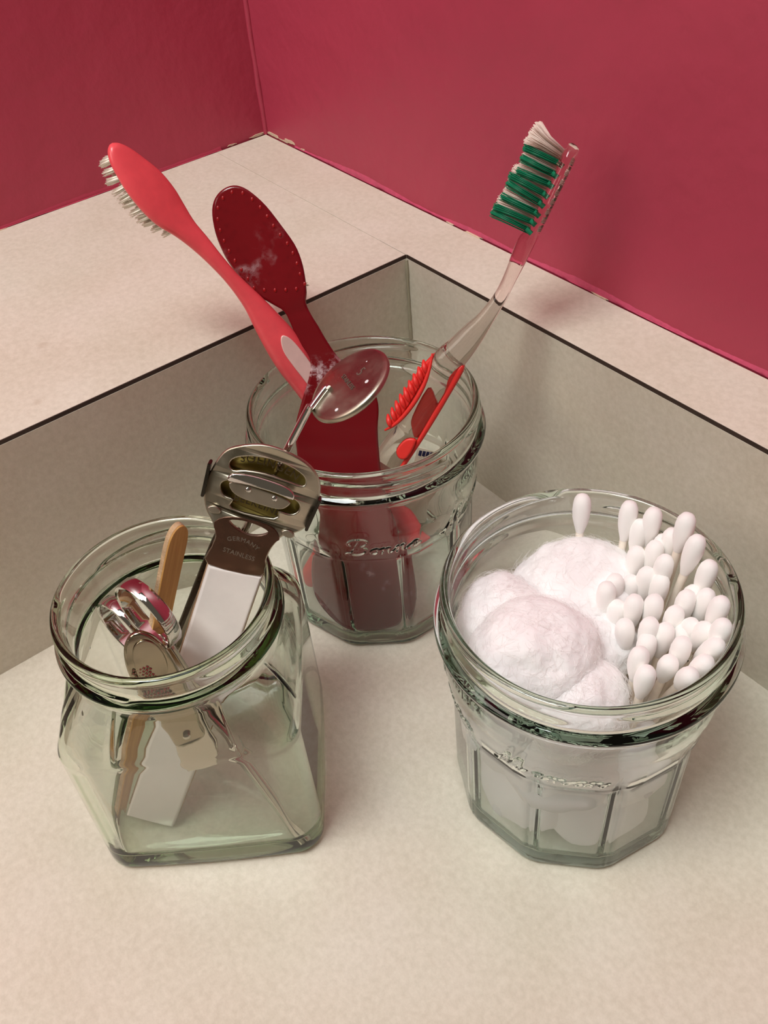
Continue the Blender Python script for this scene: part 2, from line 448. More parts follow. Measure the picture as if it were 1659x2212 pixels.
def emboss_field(strokes, half, cell=.7):
    grid = {}
    for st in strokes:
        for a, b in zip(st[:-1], st[1:]):
            for gx in range(int(floor((min(a[0], b[0])-half)/cell)), int(floor((max(a[0], b[0])+half)/cell))+1):
                for gy in range(int(floor((min(a[1], b[1])-half)/cell)), int(floor((max(a[1], b[1])+half)/cell))+1):
                    grid.setdefault((gx, gy), []).append((a, b))
    def f(x, y):
        L_ = grid.get((int(floor(x/cell)), int(floor(y/cell))))
        if not L_: return 0
        d = min(seg_dist(x, y, a, b) for a, b in L_)
        return sstep((half-d)/(half*.75))
    return f

def decagon(phi, R, rc):
    """radius of a ten-sided prism, corners softened"""
    p = (phi + pi/10) % (2*pi/10) - pi/10
    ap = R*cos(pi/10); r = ap/cos(pi/10-abs(p))
    k = abs(p)/(pi/10)          # 0 on a corner, 1 mid-facet
    return r - rc*exp(-(k*7)**2)

def closed_jar(name, rings, rad_fn, nseg, mat, parent):
    """rings: list of (z, tag); rad_fn(theta, z, tag) -> radius; ends closed on the axis"""
    vs = []; fs = []
    for (z, tg) in rings:
        for j in range(nseg):
            th = 2*pi*j/nseg; r, zz = rad_fn(th, z, tg)
            vs.append((r*cos(th)*K, r*sin(th)*K, zz*K))
    nr = len(rings)
    for i in range(nr-1):
        for j in range(nseg):
            k = (j+1) % nseg; fs.append((i*nseg+j, i*nseg+k, (i+1)*nseg+k, (i+1)*nseg+j))
    b = len(vs); vs.append((0, 0, rings[0][0]*K)); vs.append((0, 0, (rings[-1][0])*K))
    for j in range(nseg):
        k = (j+1) % nseg; fs.append((b, k, j)); fs.append((b+1, (nr-1)*nseg+j, (nr-1)*nseg+k))
    me = mesh(name, vs, fs)
    return link(name, me, mat, parent, True, 0)

def facet_jar(name, label, loc, th0, t0, seed):
    NS = 720; H = 92.3
    s1, _ = word('Bonne', 0, 3.55, 0); s2, _ = word('Maman', 0, 3.4, 0)
    r0 = 40.3
    def place(st, a0): return [[(x + r0*rad(a0), y+54.0) for x, y in q] for q in st]
    field = emboss_field(place(s1, 0) + place(s2, 54), .62)
    def thread(th, z):
        d = 0
        for k in range(4):
            a = ((th-rad(20+90*k+seed*31)) % (2*pi))/rad(78)
            if a < 1:
                zc = 89.0-4.2*a; env = sstep(a/.12)*sstep((1-a)/.12)
                d = max(d, env*1.25*exp(-((z-zc)/.95)**2))
        return d
    def fn(th, z, tg):
        ph = th-th0
        if tg == 'in':
            if z < 8:
                t = max(0, min(1, (z-3.6)/4.4)); rr = (1-(1-t)**2.6)**.5 if t < 1 else 1
                return max(.5, rr*decagon(ph, 35.9, 1.3)), z
            if z < 44: return decagon(ph, 35.9+.8*(z-8)/36, 1.3), z
            if z < 64: k = sstep((z-44)/20); return decagon(ph, 36.7, 1.3)*(1-k)+37.6*k, z
            if z < 76: return 37.6+.7*sstep((z-64)/12), z
            return 38.3, z
        if tg == 'inlip':  # from inner neck to rim top
            return 38.3+.9*(z-90.5)/1.8*.7, z
        if tg == 'top': return 39.8, z
        if tg == 'floor': return 30*.0+ z*0+1, z
        # outside
        R = 38.13+.74*z/49.6
        if z < 2.2: R -= 2.3*(1-(z/2.2))**2
        if z <= 49.4: return decagon(ph, R, .55), z
        rc = 40.3
        pk = abs((ph+pi/10) % (2*pi/10)-pi/10)/(pi/10)
        dk = decagon(ph, 38.87, .55)
        if z < 64.5:
            st = sstep((z-49.4)/.9)*1.25*min(1, 1.9*pk)
            t = sstep((z-50.3)/14.2) if z > 50.3 else 0
            rc = (dk+st)*(1-t)+40.3*t
        r = rc
        r += .5*field(((th-rad(t0)) % (2*pi))*r0, z) if 51.5 < z < 65 else 0
        if 75 < z < 85:
            r += 2.75*exp(-((z-80.2)/2.1)**4)
        if z > 82: r += thread(th, z)
        if z >= 89.5: r = max(r, 40.35+.65*sin(min(1, (z-89.5)/1.4)*pi/2))
        return r, z
    zs = [0, .25, .7, 1.3, 2.2, 4, 8, 14, 20, 26, 32, 38, 44, 48, 49.4, 49.75, 50.1, 50.45, 50.8, 51.2, 51.6]
    z = 51.9
    while z < 64.6: zs.append(round(z, 2)); z += .3
    zs += [65, 68, 71, 74, 76, 77, 77.6, 78, 78.4, 78.9, 79.6, 80.3, 81, 81.6, 82.1, 82.6, 83]
    z = 83.4
    while z < 89.9: zs.append(round(z, 2)); z += .35
    rings = [(.6, 'foot0'), (.35, 'foot1')]
    def fn2(th, z, tg):
        if tg == 'foot0': return 14.0, .9
        if tg == 'foot1': return 31.0, .55
        if tg.startswith('t'):
            i = int(tg[1:]); a = pi*i/6      # rounded rim, outer -> inner
            return 39.65+1.35*cos(a), 91.0+1.3*sin(a)
        if tg == 'in0': return 12, 5.9
        return fn(th, z, tg)
    rings += [(z, 'o') for z in zs if z < 90.2] + [(91, 't%d' % i) for i in range(7)]
    rings += [(z, 'in') for z in (89, 86, 82, 78, 76, 72, 68, 64, 61, 58, 55, 52, 49, 46, 44, 40, 34, 28, 20, 14, 10.5, 8, 7, 6, 5.2, 4.6, 4.2, 3.9, 3.72)] + [(3.62, 'in')]
    j = closed_jar(name, rings, fn2, NS, GLASS, None)
    j.location = V((loc[0], loc[1], 0.02))*K
    return tag(j, label, 'jar')

JM = (59.92, -69.74); JR = (171.50, -76.49); JL = (93.5, -167.0)
jm = facet_jar('glass_jar', 'clear faceted glass jam jar holding the toothbrushes, lettered Bonne Maman, farthest back', JM, rad(-92.47), -52, 0)
jr = facet_jar('glass_jar', 'clear faceted glass jam jar full of cotton balls and cotton swabs', JR, rad(-101.03), -138, 1)

def square_jar():
    NS = 360; A = rad(-35)
    def sq(th, a, rc):
        p = (th-A+pi/4) % (pi/2)-pi/4
        # rounded square: solve along the ray
        x = abs(cos(p)); y = abs(sin(p)); lim = a-rc
        r = a/x
        if r*y > lim:
            bq = lim*(x+y); cq = 2*lim*lim-rc*rc
            r = bq+sqrt(max(0, bq*bq-cq))
        bulge = 1.1*max(0, 1-(r*y/a)**2)
        return r+bulge
    def thread(th, z):
        d = 0
        for k in range(3):
            a = ((th-rad(-135+120*k)) % (2*pi))/rad(95)
            if a < 1: d = max(d, sstep(a/.12)*sstep((1-a)/.12)*1.35*exp(-((z-(89.3-4.6*a))/1.0)**2))
        return d
    def outer(th, z):
        if z <= 60.0:
            a = 35.2-.7*z/60; rc = 8.2
            if z < 3: return sq(th, a, rc)-2.6*(1-z/3)**2
            return sq(th, a, rc)
        if z < 76.5:
            t = (z-60)/16.5; s = sq(th, 34.5, 8.2); k = t**1.25
            return s*(1-k)+31.2*k+1.4*sin(pi*t)*(.6 if s > 40 else .25)
        r = 31.0
        if 79.5 < z < 87: r += 2.4*exp(-((z-82.6)/1.7)**4)
        if z > 83.5: r += thread(th, z)
        if z >= 90: r = max(r, 31.2+.7*sin(min(1, (z-90)/1.6)*pi/2))
        return r
    def fn(th, z, tg):
        if tg == 'f0': return 12, 1.3
        if tg == 'f1': return sq(th, 28, 8), .7
        if tg[0] == 't':
            a = pi*int(tg[1:])/6; return 30.5+1.4*cos(a), 91.9+1.35*sin(a)
        if tg == 'o': return outer(th, z), z
        if z > 77: return 28.9, z
        if z > 60: return min(outer(th, z)-3.0, 60), z
        if z > 9: return outer(th, z)-2.7, z
        t = max(0, min(1, (z-3.4)/5.6)); o = outer(th, 12)-2.7
        return max(1.0, o*(1-(1-t)**2.4)**.5), z
    zs = [.1, .5, 1, 1.8, 3, 6, 12, 20, 28, 36, 44, 52, 57, 59.4, 60.0, 60.5, 61.2, 62.5, 64, 66, 68, 70, 72, 74, 75.5, 76.5, 77.5, 79, 79.8, 80.3, 80.8, 81.4, 82.2, 83, 83.8, 84.4, 84.9, 85.4]
    z = 85.8
    while z < 91: zs.append(round(z, 2)); z += .35
    rings = [(1.3, 'f0'), (.7, 'f1')]+[(z, 'o') for z in zs]+[(92, 't%d' % i) for i in range(7)]
    rings += [(z, 'in') for z in (90, 86, 82, 79, 77.2, 76, 74, 71, 68, 65, 62, 60, 55, 48, 40, 30, 20, 14, 11, 9, 8, 7, 6, 5.2, 4.5, 4.0, 3.65, 3.45)]
    j = closed_jar('glass_jar', rings, fn, NS, GREEN_GLASS, None)
    j.location = V((JL[0], JL[1], .02))*K
    tag(j, 'squarish green-tinted glass jar with round neck holding nail and foot tools', 'jar')
    # dried white specks on the outside
    for th, z, s in ((-142, 85, .75), (-115, 85, .9), (-128, 66, .8), (-131, 50, .75), (-110, 52, .95), (-150, 72, .5), (-147, 70, .4), (-145, 56, .5)):
        r = outer(rad(th), z)+.05
        bm = bmesh.new(); bmesh.ops.create_icosphere(bm, subdivisions=2, radius=s*K)
        for v in bm.verts: v.co.x *= .25
        o = link('toothpaste_speck', bm_mesh('toothpaste_speck', bm), PASTE, j, True, 0)
        o.rotation_euler = (0, 0, rad(th)); o.location = V((r*cos(rad(th)), r*sin(rad(th)), z))*K
    return j
jl = square_jar()

# ================================================================== bristles
def tuft_mesh(name, length, r, n, splay, seed, mat, wig=.3, seg=3):
    random.seed(seed); vs = []; fs = []
    for i in range(n):
        q = sqrt(random.random())*r; a = random.uniform(0, 2*pi); x, y = q*cos(a), q*sin(a)
        sx, sy = x*splay/r + random.uniform(-wig, wig), y*splay/r + random.uniform(-wig, wig)
        L_ = length*random.uniform(.94, 1.03)
        pts = [V((x, y, 0)), V((x+sx*.3, y+sy*.3, L_*.55)), V((x+sx, y+sy, L_))]
        v2, f2 = tube_verts(pts, [.15, .14, .12], seg); b = len(vs)
        vs += [p*K for p in v2]; fs += [tuple(k+b for k in f) for f in f2]
    me = mesh(name, vs, fs); me.materials.append(mat)
    for p in me.polygons: p.use_smooth = True
    return me
def add_tuft(me, parent, pos, direction, name='bristle_tuft'):
    o = bpy.data.objects.new(name, me); COL.objects.link(o); o.parent = parent
    d = V(direction).normalized(); o.matrix_local = Matrix.Translation(V(pos)*K) @ d.to_track_quat('Z', 'Y').to_matrix().to_4x4()
    return o

# ================================================================== solid red toothbrush (leans back left)
mA = fr((66, -56, 9), (-.3701, -.2388, .8978), (.8977, -.3406, .2795))
A = thing('toothbrush', 'solid coral-red toothbrush with pale pink grip inlay and cream bristles facing away', 'toothbrush', mA)
headroll = rad(-33)
def rollA(y): return headroll*sstep((y-135)/25)
secA = [(0.3, 5, -2, 1.5, 1.2), (1.5, 5, -2, 3.4, 2.6), (6, 4.6, -2, 4.4, 3.2), (30, 1.5, -1.5, 4.8, 3.6), (60, 1.8, -.6, 5.4, 4.0), (84, 2.2, 0, 5.9, 4.3), (97, 1.9, .2, 6.5, 4.6), (106, 1.8, .2, 6.2, 4.4), (115, 1.5, 0, 5.0, 3.8),
        (124, 1.1, 0, 3.5, 3.0), (134, -.3, 0, 2.5, 2.5), (143, -1.7, 0, 2.7, 2.3), (150, -2.9, 0, 3.4, 2.1), (156, -4.3, 0, 4.4, 2.1), (162, -5.6, .1, 6.3, 2.3), (168, -6.2, .2, 7.3, 2.4), (174.5, -6.9, .2, 7.2, 2.4),
        (180, -7.7, .1, 6.0, 2.3), (185, -8.4, 0, 4.4, 2.1), (188, -8.7, 0, 2.4, 1.6), (189.2, -8.8, 0, .6, .5)]
loft('handle', secA, RED, A, 28, 2.3, rollA)
slab('grip_inlay', [[(3.6, 109.2), (1.9, 108.0), (.6, 104), (.7, 98), (1.3, 90), (1.6, 80), (2.2, 74), (4.8, 74), (6.1, 80), (6.6, 90), (6.3, 99), (5.4, 106)]], .9, .3, INLAY, A, z=0, smoothpts=4,
     bend=lambda x, y: 4.5 + .35*sin((y-74)/35*pi) - .045*(x-2)**2)
bdA = V((sin(-headroll)*-1, 0, -cos(headroll)))  # bristles leave the far side of the head
bdA = V((-.55, 0, -.83)); sdA = V((.83, 0, -.55))
tA = [tuft_mesh('bristle_tuft', 8.6, .95, 46, .30, 40+i, BR_CREAM, .14) for i in range(3)]
for i in range(11):
    y = 157.5+i*2.75
    xc = -4.3-(y-156)*.155; wid = [1.6, 3.2, 4.4, 5.0, 5.2, 5.2, 5.0, 4.6, 3.9, 2.8, 1.3][i]
    for q in ((-1, -.33, .33, 1) if wid > 3 else (-.8, .8)):
        p = V((xc, y, 0)) + sdA*(wid*q) + bdA*1.7
        add_tuft(tA[(i+int(q*3)) % 3], A, p, bdA + V((0, .12*(random.random()-.5), 0)))

# ================================================================== cherry-red brush with paddle handle
mB = fr((84, -93, 6), (-.4263, .2382, .8727), (.7437, -.4569, .488))
B = thing('denture_brush', 'dark cherry-red translucent brush with oval head and wide paddle handle, residue on it', 'brush', mB)
outB = [(-21.1, 167.4), (-24.5, 168), (-28.2, 166.7), (-31, 163.8), (-32.3, 159.6), (-32.3, 153.3), (-30.9, 146.8), (-28.8, 141.6), (-25.3, 135.6), (-21.1, 130.5), (-16.5, 126.8), (-13.3, 124.0), (-11.6, 119), (-10.0, 113), (-7.6, 108.6), (-7.0, 105), (-8.2, 100.5),
        (-10.8, 95), (-14.1, 88.1), (-15.9, 83.4), (-17.0, 76), (-16.9, 68), (-14.6, 60), (-13.2, 50), (-14.4, 42), (-17.6, 31.3), (-18.6, 20.8), (-16.2, 11.5), (-10, 4.5), (-1, .9), (8, 1.0), (15, 4.2), (18.6, 11), (18.9, 20.5), (17.6, 30), (15.2, 40.6), (13.4, 50), (12.6, 60), (12.8, 68),
        (13.6, 77.8), (15.0, 84.9), (14.6, 90.5), (11.5, 97), (7.0, 101.5), (3.6, 105), (1.6, 108.5), (-.6, 113.4), (-2.2, 117.5), (-4.0, 121.6), (-5.2, 126.0), (-4.4, 129.5), (-4.1, 135.1), (-4.5, 140.7), (-6, 146.3), (-9.6, 153.2), (-13.5, 159.9), (-17.6, 164.8)]
def bendB(x, y):
    if y > 122: return -.0035*((x+18.5)**2) + .8*sstep((y-122)/10)
    return -.004*x*x*sstep((102-y)/8)
slab('brush_body', [outB], 3.0, 1.0, CHERRY, B, smoothpts=3, bend=bendB, res=4, sharp=30)
tB = [tuft_mesh('bristle_tuft', 8.5, .8, 22, .35, 60+i, BR_CREAM, .15) for i in range(3)]
pegm = None
cx, cyy = -18.3, 147.6; ua = rad(110)       # oval: long axis tilt
k = 0
head_o = [V((p[0], p[1], 0)) for p in outB if p[1] > 129.2]
head_o = [head_o[i] for i in range(len(head_o))]
def around(inset, num):
    c0 = V((cx, cyy, 0)); loop = sorted(head_o, key=lambda p: atan2(p.y-cyy, p.x-cx)); loop = catmull(loop, 8, True)
    P = [c0+(p-c0)*max(.05, 1-inset/(p-c0).length) for p in loop]
    D = [0]
    for a, b in zip(P, P[1:]+P[:1]): D.append(D[-1]+(b-a).length)
    out = []
    for i in range(num):
        t = D[-1]*i/num
        for j in range(len(P)):
            if D[j] <= t < D[j+1]: out.append(P[j].lerp(P[(j+1) % len(P)], (t-D[j])/max(1e-6, D[j+1]-D[j]))); break
    return out
for ring, num in ((2.3, 26), (5.2, 18), (8.4, 10)):
    for q in around(ring, num):
        x, y = q.x, q.y
        add_tuft(tB[k % 3], B, (x, y, -1.2-.0035*(x+18.5)**2), (0.02*(x-cx)/10, .02*(y-cyy)/10, -1)); k += 1
        if ring < 3:
            bm = bmesh.new(); bmesh.ops.create_icosphere(bm, subdivisions=2, radius=1)
            for v in bm.verts: v.co = V((v.co.x*.55, v.co.y*.8, v.co.z*.3))*K
            if pegm is None: pegm = bm_mesh('bristle_socket', bm); pegm.materials.append(PEG); [setattr(p, 'use_smooth', True) for p in pegm.polygons]
            else: bm.free()
            o = bpy.data.objects.new('bristle_socket', pegm); COL.objects.link(o); o.parent = B; o.location = V((x, y, 1.38+bendB(x, y)))*K

# ================================================================== clear toothbrush with green bristles (leans right)
mC = fr((48.24, -97.58, 10), (.2006, .5689, .7976), (.5913, -.7194, .3644))
Cb = thing('toothbrush', 'clear plastic toothbrush with red rubber grips and green and white bristles', 'toothbrush', mC)
secC = [(.2, .5, 0, 1.2, 1.2), (1.5, .5, 0, 3.2, 3), (6, .5, 0, 4.0, 3.8), (30, .4, 0, 4.6, 4.2), (58, .4, 0, 5.4, 4.8), (68, .1, 0, 5.6, 5.0), (77, .4, 0, 5.3, 4.9), (85, -.5, 0, 5.9, 5.0), (97, -1.1, 0, 6.0, 5.2), (108, -1.7, 0, 5.6, 5.0), (114, -.8, 0, 4.9, 4.5),
        (121, 0, 0, 4.1, 3.9), (128, .7, 0, 2.95, 3.1), (136, .8, 0, 2.4, 2.7), (143, -.1, 0, 2.35, 2.5), (150, -1.3, 0, 2.8, 2.6), (156, -2.3, 0, 3.0, 3.3), (161, -2.5, 0, 2.5, 4.8), (172, -4.0, 0, 2.4, 5.9), (182, -5.5, 0, 2.35, 5.7), (186, -6.2, 0, 2.3, 4.8), (188.2, -6.5, 0, 1.9, 3.2), (188.9, -6.6, 0, .8, 1.2)]
loft('handle', secC, CLEAR, Cb, 28, 2.6)
# front thumb grip: crescent rim with ribs
def xl(y):      # left surface of the handle
    for a, b in zip(secC[:-1], secC[1:]):
        if a[0] <= y <= b[0]:
            t = (y-a[0])/(b[0]-a[0]); return (a[1]+(b[1]-a[1])*t)-(a[3]+(b[3]-a[3])*t)
    return 0
slab('thumb_grip', [[(-7.2, 107.5), (-8.4, 103), (-8.9, 97), (-8.7, 90), (-8.0, 84), (-7.2, 79), (-6.4, 75.0), (-5.4, 76.5), (-4.6, 83), (-4.4, 90), (-4.9, 97), (-5.9, 103)]], 6.0, .8, RUBBER, Cb, z=1.0, smoothpts=3)
rim = catmull([(-7.9, 107.6, 3.2), (-5.9, 103, 4.2), (-4.3, 97, 4.7), (-3.7, 90, 4.9), (-4.1, 83, 4.8), (-5.3, 77.5, 4.3), (-7.0, 73.6, 3.3)], 5)
tube('grip_rim', rim, [.35+.5*sin(pi*k/(len(rim)-1)) for k in range(len(rim))], RUBBER, Cb, 10)
for i in range(9):
    y = 77.6+i*3.05; f = sin(pi*(i+1)/10)
    p0 = V((-6.0+.8*f, y-1.3, 4.3)); p1 = V((-9.1-.5*f, y+1.6, 2.6+.4*f))
    pts = [p0.lerp(p1, k/8)+V((0, 0, .9*sin(pi*k/8))) for k in range(9)]
    tube('grip_rib', pts, [.25+.75*sin(pi*(k+.6)/9.2) for k in range(9)], RUBBER, Cb, 10)
slab('back_grip', [[(2.6, 109.8), (4.6, 108.4), (5.6, 97), (6.3, 85), (6.7, 71), (6.6, 58), (5.2, 56), (4.9, 66), (4.4, 80), (3.4, 90), (3.0, 98), (1.4, 104)]], 5.0, 1.1, RUBBER, Cb, z=1.2, smoothpts=3)
slab('back_grip', [[(1.2, 76), (4.6, 77.5), (5.6, 70), (3.0, 68.0), (.4, 70.5)]], 2.6, .8, RUBBER, Cb, z=3.9, smoothpts=3)
slab('grip_link', [[(-2.4, 96), (1.0, 95), (4.3, 90), (4.0, 78), (.8, 80), (-1.4, 84)]], 2.4, .6, CLEAR_RED, Cb, z=1.5, smoothpts=3)
loft('red_band', [(54, .5, 0, 5.55, 4.95), (57, .4, 0, 5.75, 5.1), (60, .4, 0, 5.7, 5.1)], CLEAR_RED, Cb, 24, 2.6)
loft('red_tail', [(.1, .5, 0, 3.4, 3.2), (4, .5, 0, 4.3, 4.1), (16, .45, 0, 4.7, 4.4)], RUBBER, Cb, 24, 2.6)
# bristle rows
tG = [tuft_mesh('bristle_tuft', 12.2, .95, 40, .25, 80+i, BR_GREEN, .3) for i in range(3)]
tG2 = [tuft_mesh('bristle_tuft', 11.0, .95, 40, .25, 83+i, BR_GREEN, .25) for i in range(2)]
tW = [tuft_mesh('bristle_tuft', 12.4, 1.1, 42, 1.1, 90+i, BR_WHITE, .45) for i in range(3)]
tT = tuft_mesh('bristle_tuft', 12.2, 1.5, 90, 2.4, 97, BR_WHITE, .7)
ys = [(-8.3, 182.0), (-7.9, 178.5), (-7.3, 175.3), (-6.8, 172.0), (-6.3, 169.0), (-5.8, 165.8), (-5.3, 162.9), (-4.9, 160.0)]
tips = [(-19.6, 180.2), (-18.7, 177.2), (-17.8, 173.2), (-18.7, 170.8), (-18.0, 168.4), (-17.4, 164.2), (-17.4, 160.6), (-17.0, 158.2)]
for i, ((x, y), (tx, ty)) in enumerate(zip(ys, tips)):
    d = V((tx-x, ty-y, 0)); sc_ = d.length/12.0
    for zc, tset in ((4.0, 'g'), (1.4, 'w'), (-1.4, 'g'), (-4.0, 'w')):
        src = (tG if tset == 'g' else tW)[i % 3]
        yy = y + (1.5 if tset == 'w' else 0); 
        if tset == 'w' and i == 0: yy = y+1.2
        o = add_tuft(src, Cb, (x+1.6, yy, zc*(.95 if i else .8)), d + V((0, random.uniform(-.2, .2), random.uniform(-.5, .5))))
        o.scale = (1, 1, sc_*1.12)
        if 0 < i and zc > 3:
            pass
for zc in (2.6, 0, -2.6):
    add_tuft(tT, Cb, (-8.4, 184.4, zc), (-11.2, .1, zc*.4))
# tuft anchors seen through the clear head
for i, (x, y) in enumerate(ys):
    tube('tuft_anchor', [(x+.2, y, 4.0), (x+2.6, y-.3, 4.0)], .85, BR_GREEN if i else STEEL, Cb, 8)

# small printed paper slip in the same jar
PS = fr((52.5, -45.4, 8.6), (.04, .28, .96), (.6, -.75, .2))
ps = thing('paper_slip', 'small off-white paper slip with navy print standing inside the toothbrush jar', 'paper', PS)
slab('slip_sheet', [[(-6, 0), (8, 0), (8, 36), (6, 38), (-6, 38)]], .5, .1, PAPER, ps)
for i in range(7):
    slab('print_mark', [[(-5.0+i*1.5, 34.4+.25*i), (-3.8+i*1.5, 34.2+.25*i), (-3.7+i*1.5, 36.9+.2*i), (-4.9+i*1.5, 36.8+.2*i)]], .12, .03, NAVY, ps, z=.3)
slab('tan_corner', [[(4.2, 37.9), (7.4, 36.0), (7.9, 31.5), (4.8, 32.0)]], .14, .03, TAN, ps, z=.3)

# ================================================================== tools in the left jar
# callus shaver
mE = fr((96.86, -193.08, 9.9), (.0192, .5001, .8658), (.7471, -.5826, .32))
E_ = thing('callus_shaver', 'stainless steel foot callus shaver with flat white plastic handle', 'foot shaver', mE)
slab('handle', [[(-7.8, -4.9), (7.8, -4.9), (8.0, 40), (8.0, 95.2), (-7.9, 93.6), (-7.6, 40)]], 4.6, 1.0, WHITE_PL, E_, z=-.4)
slab('handle_backing', [[(-8.3, -3.8), (8.2, -3.8), (8.5, 40), (8.3, 94), (-8.4, 92.4), (-8.2, 40)]], 1.0, .3, WOOD_EDGE, E_, z=-3.1)
HS = [(-14.9, 113.4), (-15.3, 118), (-15.0, 122), (-13.4, 127.9), (-10.4, 131.2), (-4.1, 134.4), (2.3, 134.9), (9.0, 133.4), (13.5, 130.1), (15.6, 125.4), (15.9, 119.3), (14.9, 113.6), (11.6, 110.6), (9.8, 109.6), (8.6, 107.5), (7.7, 104.5), (7.5, 101), (7.6, 95.4), (-8.1, 93.8), (-8.5, 99.5), (-8.4, 103.6), (-10.6, 107.3), (-13.2, 109.8)]
s1 = [(-10.6, 125.6), (-9.6, 127.9), (-5.8, 130.0), (-.5, 131.2), (5, 130.9), (9.2, 129.4), (10.6, 127.7), (10.1, 126.4), (6, 126.7), (-.5, 126.9), (-6, 125.8), (-9.2, 124.4)]
s2 = [(-11.2, 118.4), (-10.4, 120.3), (-8, 121.2), (0, 121.9), (8, 121.9), (11, 120.6), (11.3, 118.4), (9.6, 117.0), (6.2, 117.0), (5.6, 114.4), (-6.2, 113.2), (-6.6, 116.0), (-9.6, 116.2)]
s3 = [(-6.0, 109.6), (-4, 108.0), (0, 107.0), (4, 108.2), (5.4, 110.0), (2, 110.9), (-2.5, 110.8)]
def dome(x, y): return -.010*x*x*sstep((y-104)/8) + .5*sin(max(0, min(1, (y-108)/26))*pi)
slab('head_plate', [HS, s1, s2, s3], 1.3, .45, HEADM, E_, z=1.0, smoothpts=3, bend=dome, res=3, sharp=30)
slab('blade', [[(-13.5, 114), (-12.8, 127), (-8, 131.6), (0, 133), (8, 132), (12.8, 127), (13.6, 114), (6, 112.4), (-6, 111.8)]], .3, .1, BLADE, E_, z=-1.2, smoothpts=2, bend=lambda x, y: -.006*x*x)
text_mesh('blade_lettering', 'SOLINGEN', 3.3, ENGR, E_, T(0, 128.9, -.98), .04, arc=(26, 1), spacing=1.12)
text_mesh('blade_lettering', 'BELKLINE', 3.0, ENGR, E_, T(0, 115.7, -1.02, rad(-2)), .04, arc=(60, 1), spacing=1.1)
slab('blade_bar', [[(-9.6, 121.4), (-9.2, 124.0), (-5, 125.2), (0, 125.6), (6, 125.4), (8.6, 124.2), (8.8, 122.2), (4, 122.6), (-4, 122.3)]], 1.0, .45, CHROME, E_, z=2.3, smoothpts=3, bend=lambda x, y: .5*sin((y-121)/4.6*pi))
slab('blade_clamp', [[(-8.4, 121.2), (-8.6, 119.2), (-5.8, 117.5), (0, 117.2), (6.0, 117.6), (8.2, 119.4), (7.9, 121.2), (0, 121.7)]], .8, .35, DULL, E_, z=1.5, smoothpts=3)
for x in (-3.6, 4.0):
    lathe('clamp_rivet', [(0.01, 0), (.75, .1), (.8, .5), (.4, .8), (.01, .85)], CHROME, E_, 16).location = V((x, 120.6, 1.8))*K
for sx_ in (-1, 1):
    a = boxobj('side_clip', (-.45, -5.2, -2.0), (.45, 5.2, 1.6), DSTEEL, E_, .2); a.location = V((sx_*15.6+.1, 119, .2))*K; a.rotation_euler[2] = rad(-4*sx_)
    slab('corner_rivet', [[(sx_*9.0, 110.6), (sx_*9.6, 112), (sx_*11.6, 112.2), (sx_*12.8, 111.0), (sx_*11.4, 109.9)]], 1.0, .3, DULL, E_, z=1.2, smoothpts=3)
slab('neck_reflection_overlay', [[(7.3, 95.6), (7.2, 101), (7.4, 104.5), (8.3, 107.5), (9.0, 109.2), (5.0, 112.0), (-5.4, 111.0), (-9.8, 107.6), (-8.1, 103.6), (-8.2, 99.5), (-7.8, 94.1)], s3], .4, .12, NECKM, E_, z=1.72, smoothpts=3)  # thin layer added over the neck, its brown is a painted reflection
text_mesh('plate_lettering', 'GERMANY', 1.9, ENGR_L, E_, T(-.3, 105.0, 1.94), .05, arc=(8.5, 1), spacing=1.15)
text_mesh('plate_lettering', 'STAINLESS', 2.0, ENGR_L, E_, T(-.4, 100.2, 1.94), .05, spacing=1.02)

# dental-mirror style disc on a bent rod
D2 = V((73.5, -193.2, 8)); D1 = V((102.3, -116.25, 135)); RE = V((101.4, -108.4, 136.9)); DC = V((106.3, -104.3, 140.0))
nD = V((-.2665, -.4211, .867)).normalized(); uD = V((.19, .85, .48)); uD = (uD-uD.dot(nD)*nD).normalized()
mD = fr(DC, uD, nD)
Dm = thing('dental_mirror', 'steel dental mirror, engraved back of its round disc upward, on thin bent rod', 'dental mirror', mD)
prof = [(.01, -1.5), (10.5, -1.5), (12.0, -1.3), (12.6, -.7), (12.6, .1), (12.2, .6), (11.2, .85), (8, 1.05), (.01, 1.15)]
lathe('disc', prof, HEADM, Dm, 64)
inv = mD.inverted()
def toD(p): q = inv @ (p*K); return q/K
pr_ = [toD(D2), toD(D2.lerp(D1, .5)), toD(D2.lerp(D1, .97)), toD(D1), toD(D1.lerp(RE, .15)), toD(RE)+V((0, 0, 1.4)), toD(RE)+V((.4, .9, 1.1))]
rp = catmull(pr_, 4)
tube('rod', rp, [.95+.5*max(0, 1-i/len(rp)*2.0) for i in range(len(rp))], CHROME, Dm, 16)
text_mesh('engraving', '5', 4.2, ENGR_L, Dm, T(.6, 4.6, 1.14, rad(0)), .04)
text_mesh('engraving', 'STAINLESS', 1.9, ENGR_L, Dm, T(.2, .2, 1.2, 0), .04)
for x, y, s in ((6.3, 4.2, .65), (7.0, -6.6, .6), (-1.5, 7.6, .3)):
    bm = bmesh.new(); bmesh.ops.create_icosphere(bm, subdivisions=2, radius=s*K)
    for v in bm.verts: v.co.z *= .3
    o = link('toothpaste_speck', bm_mesh('toothpaste_speck', bm), PASTE, Dm, True, 0); o.location = V((x, y, 1.0))*K

